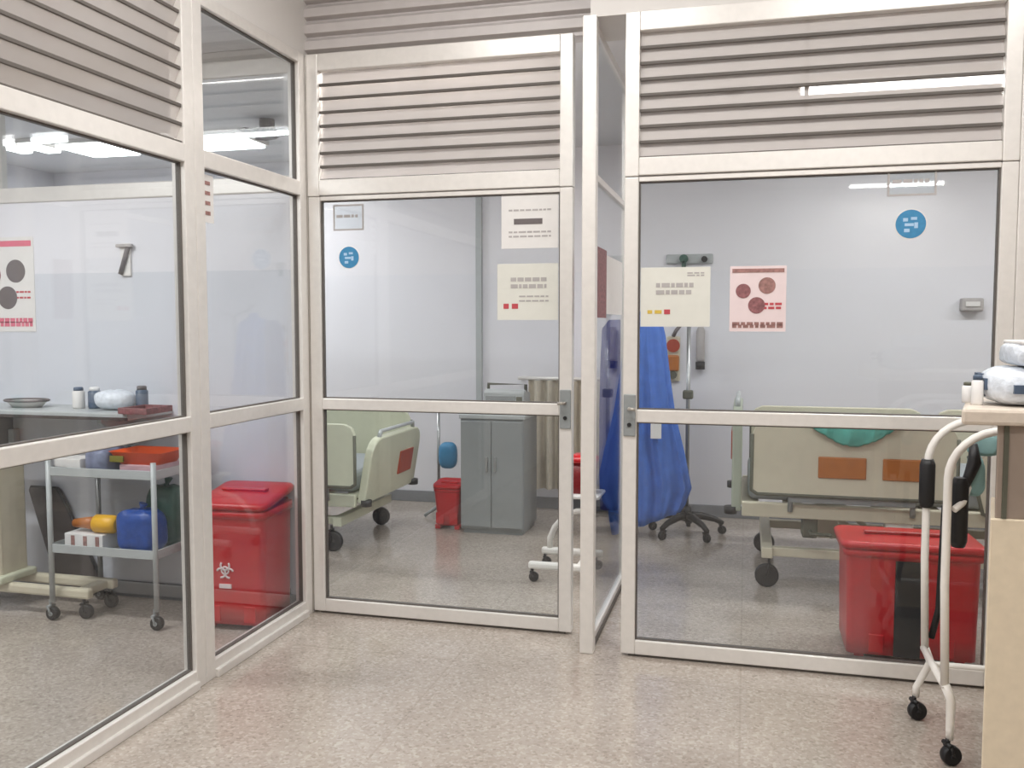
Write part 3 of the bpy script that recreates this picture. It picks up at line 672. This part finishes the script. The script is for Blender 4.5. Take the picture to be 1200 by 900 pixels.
def disc_sign(label, x, z, r, Y):
    t = thing('safety_sign', label, 'sign', (x, Y, z - r))
    obj('rim', MB().cyl((0, -0.002, r), (0, 0, r), r * 1.08, None, 32), 'paper', t)
    obj('disc', MB().cyl((0, -0.0035, r), (0, -0.0015, r), r, None, 32), 'blue', t)
    m = MB()
    for px, pz, sx, sz in ((-0.35, 0.30, 0.16, 0.12), (0.2, 0.38, 0.2, 0.1), (-0.1, -0.05, 0.3, 0.1), (0.35, -0.1, 0.12, 0.2), (-0.25, -0.45, 0.18, 0.12)):
        m.box(r * (px - sx), r * (px + sx), -0.0045, -0.003, r * (1 + pz - sz), r * (1 + pz + sz))
    obj('pictogram', m, 'pale', t)
disc_sign('round blue sign at the top left of the left door pane', -1.88, 1.775, 0.052, G1)
disc_sign('round blue sign at the top right of the right door pane', 0.62, 1.845, 0.056, G2)
def plate(label, x0, x1, z0, z1, Y):
    t, hw, h = sheet('room_plate', label, 'plate', x0, x1, z0, z1, Y, 'glass')
    m = MB()
    for a in (0, h - 0.008): m.box(-hw, hw, -0.004, -0.002, a, a + 0.008)
    for a in (-hw, hw - 0.008): m.box(a, a + 0.008, -0.004, -0.002, 0.008, h - 0.008)
    obj('border', m, 'ink', t)
    obj('printed_line', textlines(MB(), -hw * 0.8, hw * 0.7, (h * 0.55,), -0.002, 0.014, 2), 'ink', t)
plate('white bordered plate above the round blue sign on the left door', -1.96, -1.80, 1.905, 2.03, G1)
plate('white bordered plate above the round blue sign on the right door', 0.53, 0.71, 1.955, 2.06, G2)
t = thing('notice', 'narrow white notice on the far left pane next to the left mullion', 'notice', (LX + 0.0045, 3.215, 1.86))
obj('sheet', MB().box(0, 0.002, -0.035, 0.055, 0, 0.19), 'paper', t)
m = MB()
for k in range(4): m.box(0.002, 0.0035, -0.02, 0.03, 0.03 + k * 0.04, 0.045 + k * 0.04)
obj('small_print', m, 'inkb', t)
t = thing('notice', 'white sheet with a brown strip stuck on the glass screen above the gown', 'notice', (SX + 0.0045, 4.45, 1.50))
obj('sheet', MB().box(0, 0.002, -0.15, 0.40, 0, 0.28), 'paper', t)
obj('brown_strip', MB().box(0, 0.0025, -0.42, -0.16, -0.02, 0.30), 'inkm', t)['label'] = 'brown strip'

# ------------------------------------------------------------------ side room on the left
t = thing('wall_shelf', 'long grey wall counter with dark edge at the back of the left room', 'counter', (-4.3, BY - 0.02, 0.0))
obj('worktop', MB().box(-1.65, 1.42, -0.35, 0, 0.985, 1.02, 0.006), 'lgrey', t)
obj('edge_strip', MB().box(-1.65, 1.42, -0.356, -0.348, 0.985, 1.0, 0.001), 'dgrey', t)
for x in (-0.9, 0.2, 1.2): obj('bracket', MB().prism([(0, 0.985), (-0.28, 0.985), (-0.28, 0.96), (0, 0.78)], 'x', x - 0.012, x + 0.012), 'lgrey', t)
def jar(label, x, y, z, r, h, body, lid, name='jar', cat='jar'):
    t = thing(name, label, cat, (x, y, z))
    obj('body', MB().tube([(0, 0, 0), (0, 0, h * 0.1), (0, 0, h * 0.78), (0, 0, h * 0.85)], [r * 0.92, r, r, r * 0.7], 18), body, t)
    obj('lid', MB().tube([(0, 0, h * 0.83), (0, 0, h * 0.97), (0, 0, h)], [r * 0.78, r * 0.78, r * 0.6], 18), lid, t)
    return t
SZ, SY = 1.02, 3.86
jar('white jar with slate lid, leftmost on the wall counter cluster', -3.30, SY, SZ, 0.03, 0.11, 'paper', 'steelblue')
jar('slate blue jar next to the leftmost white jar on the wall counter', -3.22, SY + 0.02, SZ, 0.032, 0.11, 'steelblue', 'whitep')
tag(obj('supply_bag', MB().blob((0, 0, 0.05), (0.20, 0.16, 0.10), 2.6, 0.06, seed=3), 'poly', None, (-3.08, SY, SZ)), 'milky plastic bag slumped between jars on the wall counter', 'bag')
jar('dark slate bottle right of the milky bag on the wall counter', -2.955, SY + 0.04, SZ, 0.03, 0.12, 'steelblue', 'inkd', 'bottle', 'bottle')
t = thing('tray', 'low brown tray at the right end of the wall counter', 'tray', (-2.87, 3.76, SZ))
obj('tray_base', MB().box(-0.04, 0.12, -0.10, 0.10, 0, 0.008, 0.003), 'inkm', t)
m = MB()
for y in (-0.097, 0.097): m.box(-0.04, 0.12, y - 0.004, y + 0.004, 0.006, 0.03, 0.002)
for x in (-0.037, 0.117): m.box(x - 0.004, x + 0.004, -0.097, 0.097, 0.006, 0.03, 0.002)
obj('tray_rim', m, 'inkm', t)
t = thing('kidney_dish', 'shallow white dish with dark rim on the left of the wall counter', 'dish', (-3.62, SY, SZ))
obj('bowl', MB().loft([[(a * math.cos(q), b * math.sin(q), z) for q in [2 * PI * k / 24 for k in range(24)]] for a, b, z in ((0.08, 0.05, 0), (0.11, 0.07, 0.028), (0.12, 0.08, 0.034), (0.10, 0.06, 0.03), (0.07, 0.04, 0.008))]), 'paper', t)
obj('rim', MB().tube([(0.12 * math.cos(q), 0.08 * math.sin(q), 0.036) for q in [2 * PI * k / 24 for k in range(25)]], 0.006, 6), 'inkd', t)
t = thing('wall_clip', 'slanted dark pen-like holder on the side room wall', 'holder', (-3.13, BY - 0.02, 1.70))
obj('backing', MB().box(-0.03, 0.03, -0.012, 0, 0.0, 0.17, 0.004), 'paper', t)
obj('holder_tube', MB().tube([(-0.025, -0.02, 0.01), (0.025, -0.02, 0.15)], 0.012), 'inkd', t)
obj('holder_cap', MB().box(-0.045, 0.05, -0.03, -0.008, 0.148, 0.165, 0.004), 'ink', t)
# dark cabinet below the counter at the photo edge
t = thing('wall_monitor', 'dark box hung below the wall counter at the left photo edge', 'monitor', (-4.02, BY - 0.02, 0.74))
obj('case', MB().box(-0.17, 0.14, -0.16, 0, 0, 0.22, 0.01), 'dgrey', t)
obj('bezel', MB().box(-0.15, 0.12, -0.166, -0.158, 0.02, 0.20, 0.004), 'black', t)
obj('side_bracket', MB().box(0.145, 0.18, -0.05, 0, 0.04, 0.14, 0.005), 'lgrey', t)
# trolley
tx, ty = -2.98, 3.78
t = thing('steel_trolley', 'two-shelf steel trolley loaded with bags behind the left glass', 'trolley', (tx, ty, 0))
hx, hy = 0.295, 0.17
for k, z in enumerate((0.335, 0.715)):
    s = obj('shelf', MB().box(-hx, hx, -hy, hy, z, z + 0.012, 0.003), 'lgrey', t)
    m = MB()
    for y in (-hy, hy): m.box(-hx, hx, y - 0.004, y + 0.004, z + 0.002, z + 0.045, 0.002)
    for x in (-hx, hx): m.box(x - 0.004, x + 0.004, -hy, hy, z + 0.002, z + 0.045, 0.002)
    obj('shelf_lip', m, 'lgrey', s)
for x in (-hx, hx):
    for y in (-hy, hy):
        obj('post', MB().cyl((x, y, 0.09), (x, y, 0.80), 0.013), 'lgrey' if y < 0 else 'steel', t)
        caster('caster', t, x, y, 0.033, 0.03, 0.03, 'grey')
ZS, ZT = 0.347, 0.727
def bag(label, x, y, z, sz, m, seed, noise=0.05, name='plastic_bag', tie='poly'):
    t = thing(name, label, 'bag', (x, y, z))
    obj('bag_body', MB().blob((0, 0, sz[2] / 2), sz, 4.0, noise, n=36, m=16, seed=seed), m, t)
    obj('bag_neck', MB().tube([(0, 0, sz[2] * 0.94), (0.004, 0, sz[2] * 1.03), (0.012, 0.003, sz[2] * 1.13)], [0.016, 0.010, 0.022], 10), m, t)
    return t
t = thing('glove_box', 'flat white box on the top shelf of the steel trolley', 'box', (tx - 0.212, ty - 0.08, ZT))
obj('carton', MB().box(-0.075, 0.075, -0.06, 0.06, 0.0, 0.07, 0.004), 'paper', t)
obj('dark_end', MB().box(-0.07, 0.0, -0.064, -0.058, 0.004, 0.03), 'inkd', t)['label'] = 'dark printed strip'
bag('grey blue bag on the top shelf of the trolley beside the white box', tx - 0.065, ty - 0.04, ZT, (0.13, 0.2, 0.12), 'bluegrey', 11)
t = thing('packaging_box', 'pinkish carton under the orange tray on the trolley', 'box', (tx + 0.17, ty - 0.02, ZT))
obj('carton', MB().box(-0.10, 0.10, -0.10, 0.10, 0, 0.05, 0.004), 'pink', t)
obj('carton_band', MB().box(-0.10, 0.10, -0.104, -0.1, 0.005, 0.025), 'bluegrey', t)
t = thing('plastic_tray', 'bright orange tray on top of the pinkish carton on the trolley', 'tray', (tx + 0.16, ty - 0.02, ZT + 0.05))
obj('tray_body', MB().loft([MB.rrect_ring(None, -a, a, -b, b, z, 0.02) for a, b, z in ((0.11, 0.08, 0), (0.145, 0.11, 0.06), (0.15, 0.115, 0.062), (0.14, 0.105, 0.06), (0.105, 0.075, 0.01))]), 'orange', t)
obj('olive_label', MB().box(-0.135, -0.06, -0.112, -0.104, 0.012, 0.042, 0.002), 'olive', t)['label'] = 'olive green corner label'
t = thing('spray_bottle', 'yellow and orange bottle lying on the lower trolley shelf', 'bottle', (tx - 0.10, ty - 0.08, ZS + 0.125))
obj('bottle_body', MB().tube([(-0.01, 0, 0), (0.0, 0, 0), (0.10, 0, 0), (0.12, 0, 0)], [0.035, 0.045, 0.045, 0.03], 18), 'yellow', t)
obj('bottle_neck', MB().tube([(-0.13, 0, -0.005), (-0.06, 0, 0), (-0.005, 0, 0)], [0.02, 0.028, 0.034], 14), 'brown', t)
t = thing('carton', 'white carton under the yellow bottle on the lower trolley shelf', 'box', (tx - 0.12, ty - 0.07, ZS))
obj('carton_body', MB().box(-0.13, 0.09, -0.06, 0.06, 0, 0.08, 0.004), 'whitep', t)
m = MB()
for k in range(3): m.box(-0.09 + 0.07 * k, -0.07 + 0.07 * k, -0.063, -0.059, 0.01, 0.07)
obj('printed_bars', m, 'inkb', t)
bag('bright blue plastic bag with pale top on the lower trolley shelf', tx + 0.155, ty - 0.08, ZS, (0.22, 0.15, 0.21), 'royal', 21)
bag('dark green bag behind the bright blue bag on the lower trolley shelf', tx + 0.18, ty + 0.085, ZS, (0.19, 0.13, 0.30), 'green', 31)
# stand with base in the left room
t = thing('equipment_stand', 'cream column stand with long wheeled base at the left photo edge', 'stand', (-3.70, 3.72, 0))
m = MB().box(-0.10, 0.10, -0.09, 0.09, 0.17, 0.75, 0.012)
obj('column', m, 'cream', t)
obj('base', MB().box(-0.2, 0.60, -0.075, -0.03, 0.10, 0.15, 0.012).box(-0.2, 0.60, 0.105, 0.15, 0.10, 0.15, 0.012).box(-0.12, -0.04, -0.08, 0.15, 0.105, 0.17, 0.01).box(0.50, 0.57, -0.05, 0.15, 0.105, 0.145, 0.01), 'cream', t)
obj('foot_cover', MB().box(-0.13, 0.13, -0.12, 0.12, 0.15, 0.19, 0.012), 'creamg', t)
for x in (-0.17, 0.57):
    for y in (-0.052, 0.128): caster('caster', t, x, y, 0.036, 0.03, 0.02, 'black')
# dark pad leaning
t = thing('foam_pad', 'dark grey pad leaning against the wall beside the cream column', 'pad', (-3.28, 4.0, 0.0))
m = MB().prism([(-0.30, 0.0), (0.0, 0.0), (-0.02, 0.07), (-0.28, 0.55), (-0.30, 0.575), (-0.47, 0.575), (-0.48, 0.55), (-0.32, 0.05)], 'y', -0.004, 0.02, 0.006)
obj('pad_body', m, 'dgrey', t)
obj('edge_piping', MB().tube([(0.0, -0.004, 0.02), (-0.02, -0.004, 0.07), (-0.28, -0.004, 0.55), (-0.30, -0.004, 0.572), (-0.46, -0.004, 0.572)], 0.007, 8), 'black', t)

# ------------------------------------------------------------------ counter and walker at the right
t = thing('reception_counter', 'cream counter with taupe upper band and beige worktop at the right photo edge', 'counter', (0.70, 2.87, 0))
def end_prism(d, x1, y0, y1, z0, z1, bev=0.004):      # the counter's end runs obliquely
    return MB().prism([(-0.04 + d - 0.0, y0), (x1, y0), (x1, y1), (-0.04 + d + 0.245 * (y1 - y0), y1)], 'z', z0, z1, bev)
obj('carcass', end_prism(0, 1.7, -0.17, 0.17, 0.06, 0.915), 'beige', t)
obj('plinth', end_prism(0.03, 1.68, -0.14, 0.15, 0, 0.062), 'skirt', t)
obj('upper_band', end_prism(0.012, 1.7, -0.165, 0.17, 0.914, 1.178), 'taupe', t)
obj('edge_strip', MB().box(-0.012, 0.0, -0.172, -0.16, 0.916, 1.176), 'outline', t)
obj('worktop', end_prism(-0.09, 1.75, -0.21, 0.20, 1.176, 1.222, 0.01), 'top', t)
CZ = 1.222
t = thing('supply_packet', 'largest milky plastic packet with slate print on the counter', 'packet', (0.775, 2.82, CZ))
obj('wrap', MB().blob((0, 0, 0.055), (0.24, 0.22, 0.11), 3.2, 0.05, seed=5), 'poly', t)
m = MB()
for px, pz, sx, sz in ((-0.03, 0.06, 0.022, 0.016), (0.02, 0.075, 0.016, 0.012), (0.0, 0.035, 0.012, 0.012), (0.05, 0.05, 0.018, 0.01), (0.055, 0.08, 0.012, 0.008)):
    m.box(-0.125, -0.112, px - sx, px + sx, pz - sz, pz + sz)
for px, pz, sx, sz in ((-0.05, 0.05, 0.015, 0.012), (0.0, 0.07, 0.02, 0.01)): m.box(px - sx, px + sx, -0.116, -0.102, pz - sz, pz + sz)
obj('print', m, 'steelblue', t)['label'] = 'slate blue print'
t = thing('supply_packet', 'flat white folded packet lying on top of the milky packet', 'packet', (0.81, 2.83, CZ + 0.109))
obj('wrap', MB().blob((0, 0, 0.035), (0.19, 0.24, 0.07), 4, 0.03, seed=6), 'poly', t)
obj('fold', MB().box(-0.08, 0.08, -0.09, 0.09, 0.062, 0.074, 0.005), 'paper', t)
for k, (x, y, r, h) in enumerate(((0.635, 2.78, 0.016, 0.085), (0.63, 2.86, 0.018, 0.06))):
    jar(('small pale vial with dark cap nearest the milky packet on the counter', 'short brown-capped vial at the counter edge by the walker')[k], x, y, CZ, r, h, 'whitep', ('steelblue', 'outline')[k], 'vial', 'vial')
# walker
t = thing('rolling_walker', 'white tubular frame on black casters between the counter and the right door', 'walker', (0.64, 3.30, 0))
for y in (-0.16, 0.18):
    pts = [(0.01, y, 0.26), (0.0, y, 0.60), (0.0, y, 0.93)] + arc((0.16, y, 0.95), 0.16, 180, 90, 8) + [(0.36, y, 1.11)] + arc((0.36, y, 0.95), 0.16, 90, 0, 8)[1:] + [(0.52, y, 0.6), (0.52, y, 0.26)]
    obj('side_tube', MB().tube(pts, 0.0135, 12), 'white', t)
for y, fx in ((-0.16, 0.03), (0.18, -0.015)):
    obj('leg', MB().tube([(0.01, y, 0.27), (0.03, y, 0.22), (fx, y, 0.12), (fx, y, 0.085)], [0.015, 0.015, 0.013, 0.012], 10), 'white', t)
    obj('leg', MB().tube([(0.52, y, 0.27), (0.52, y, 0.085)], 0.013, 10), 'white', t)
for x in (0.005, 0.52): obj('end_bar', MB().tube([(x, -0.16, 0.27), (x, 0.18, 0.27)], 0.012, 10), 'white', t)
for x, y in ((0.035, -0.16), (-0.01, 0.18), (0.525, -0.16), (0.525, 0.18)): caster('caster', t, x, y, 0.033, 0.032, 0.02, 'black', 20)
obj('cross_brace', MB().tube([(0.02, -0.16, 0.85), (0.05, -0.14, 0.87), (0.12, -0.02, 1.0), (0.2, 0.1, 1.06), (0.25, 0.18, 1.105)], 0.011, 10), 'white', t)
obj('lower_bar', MB().tube([(0.005, 0.02, 0.27), (0.52, 0.02, 0.27)], 0.010), 'white', t)
for y, z0, z1 in ((0.18, 0.79, 0.965), (-0.12, 0.72, 0.95)):
    obj('pad_sleeve', MB().tube([(0.0 if y > 0 else 0.045, y, z0), (0.0 if y > 0 else 0.045, y, z0 + 0.02), (0.0 if y > 0 else 0.045, y, z1 - 0.02), (0.0 if y > 0 else 0.045, y, z1)], [0.02, 0.027, 0.027, 0.02], 12), 'black', t)['label'] = 'black padded sleeve'
m = MB().tube([(0.06, 0.17, 0.80), (0.055, 0.17, 0.6), (0.05, 0.17, 0.42), (0.03, 0.18, 0.31)], 0.012, 8)
obj('strap', m, 'black', t)
m = MB().tube([(0.085, -0.10, 1.06), (0.09, -0.10, 1.0), (0.075, -0.11, 0.96), (0.05, -0.12, 0.90)], [0.012, 0.022, 0.018, 0.012], 8)
obj('strap', m, 'black', t)
tag(obj('strap_cloth', MB().blob((0, 0, 0), (0.055, 0.03, 0.13), 3.2, 0.18, n=30, m=16, seed=9).blob((0.03, 0.03, 0.10), (0.10, 0.03, 0.07), 3.2, 0.18, n=30, m=16, seed=8), 'teal2', None, (0.735, 3.21, 0.95)), 'small teal cloth tied on the white walker frame', 'cloth')
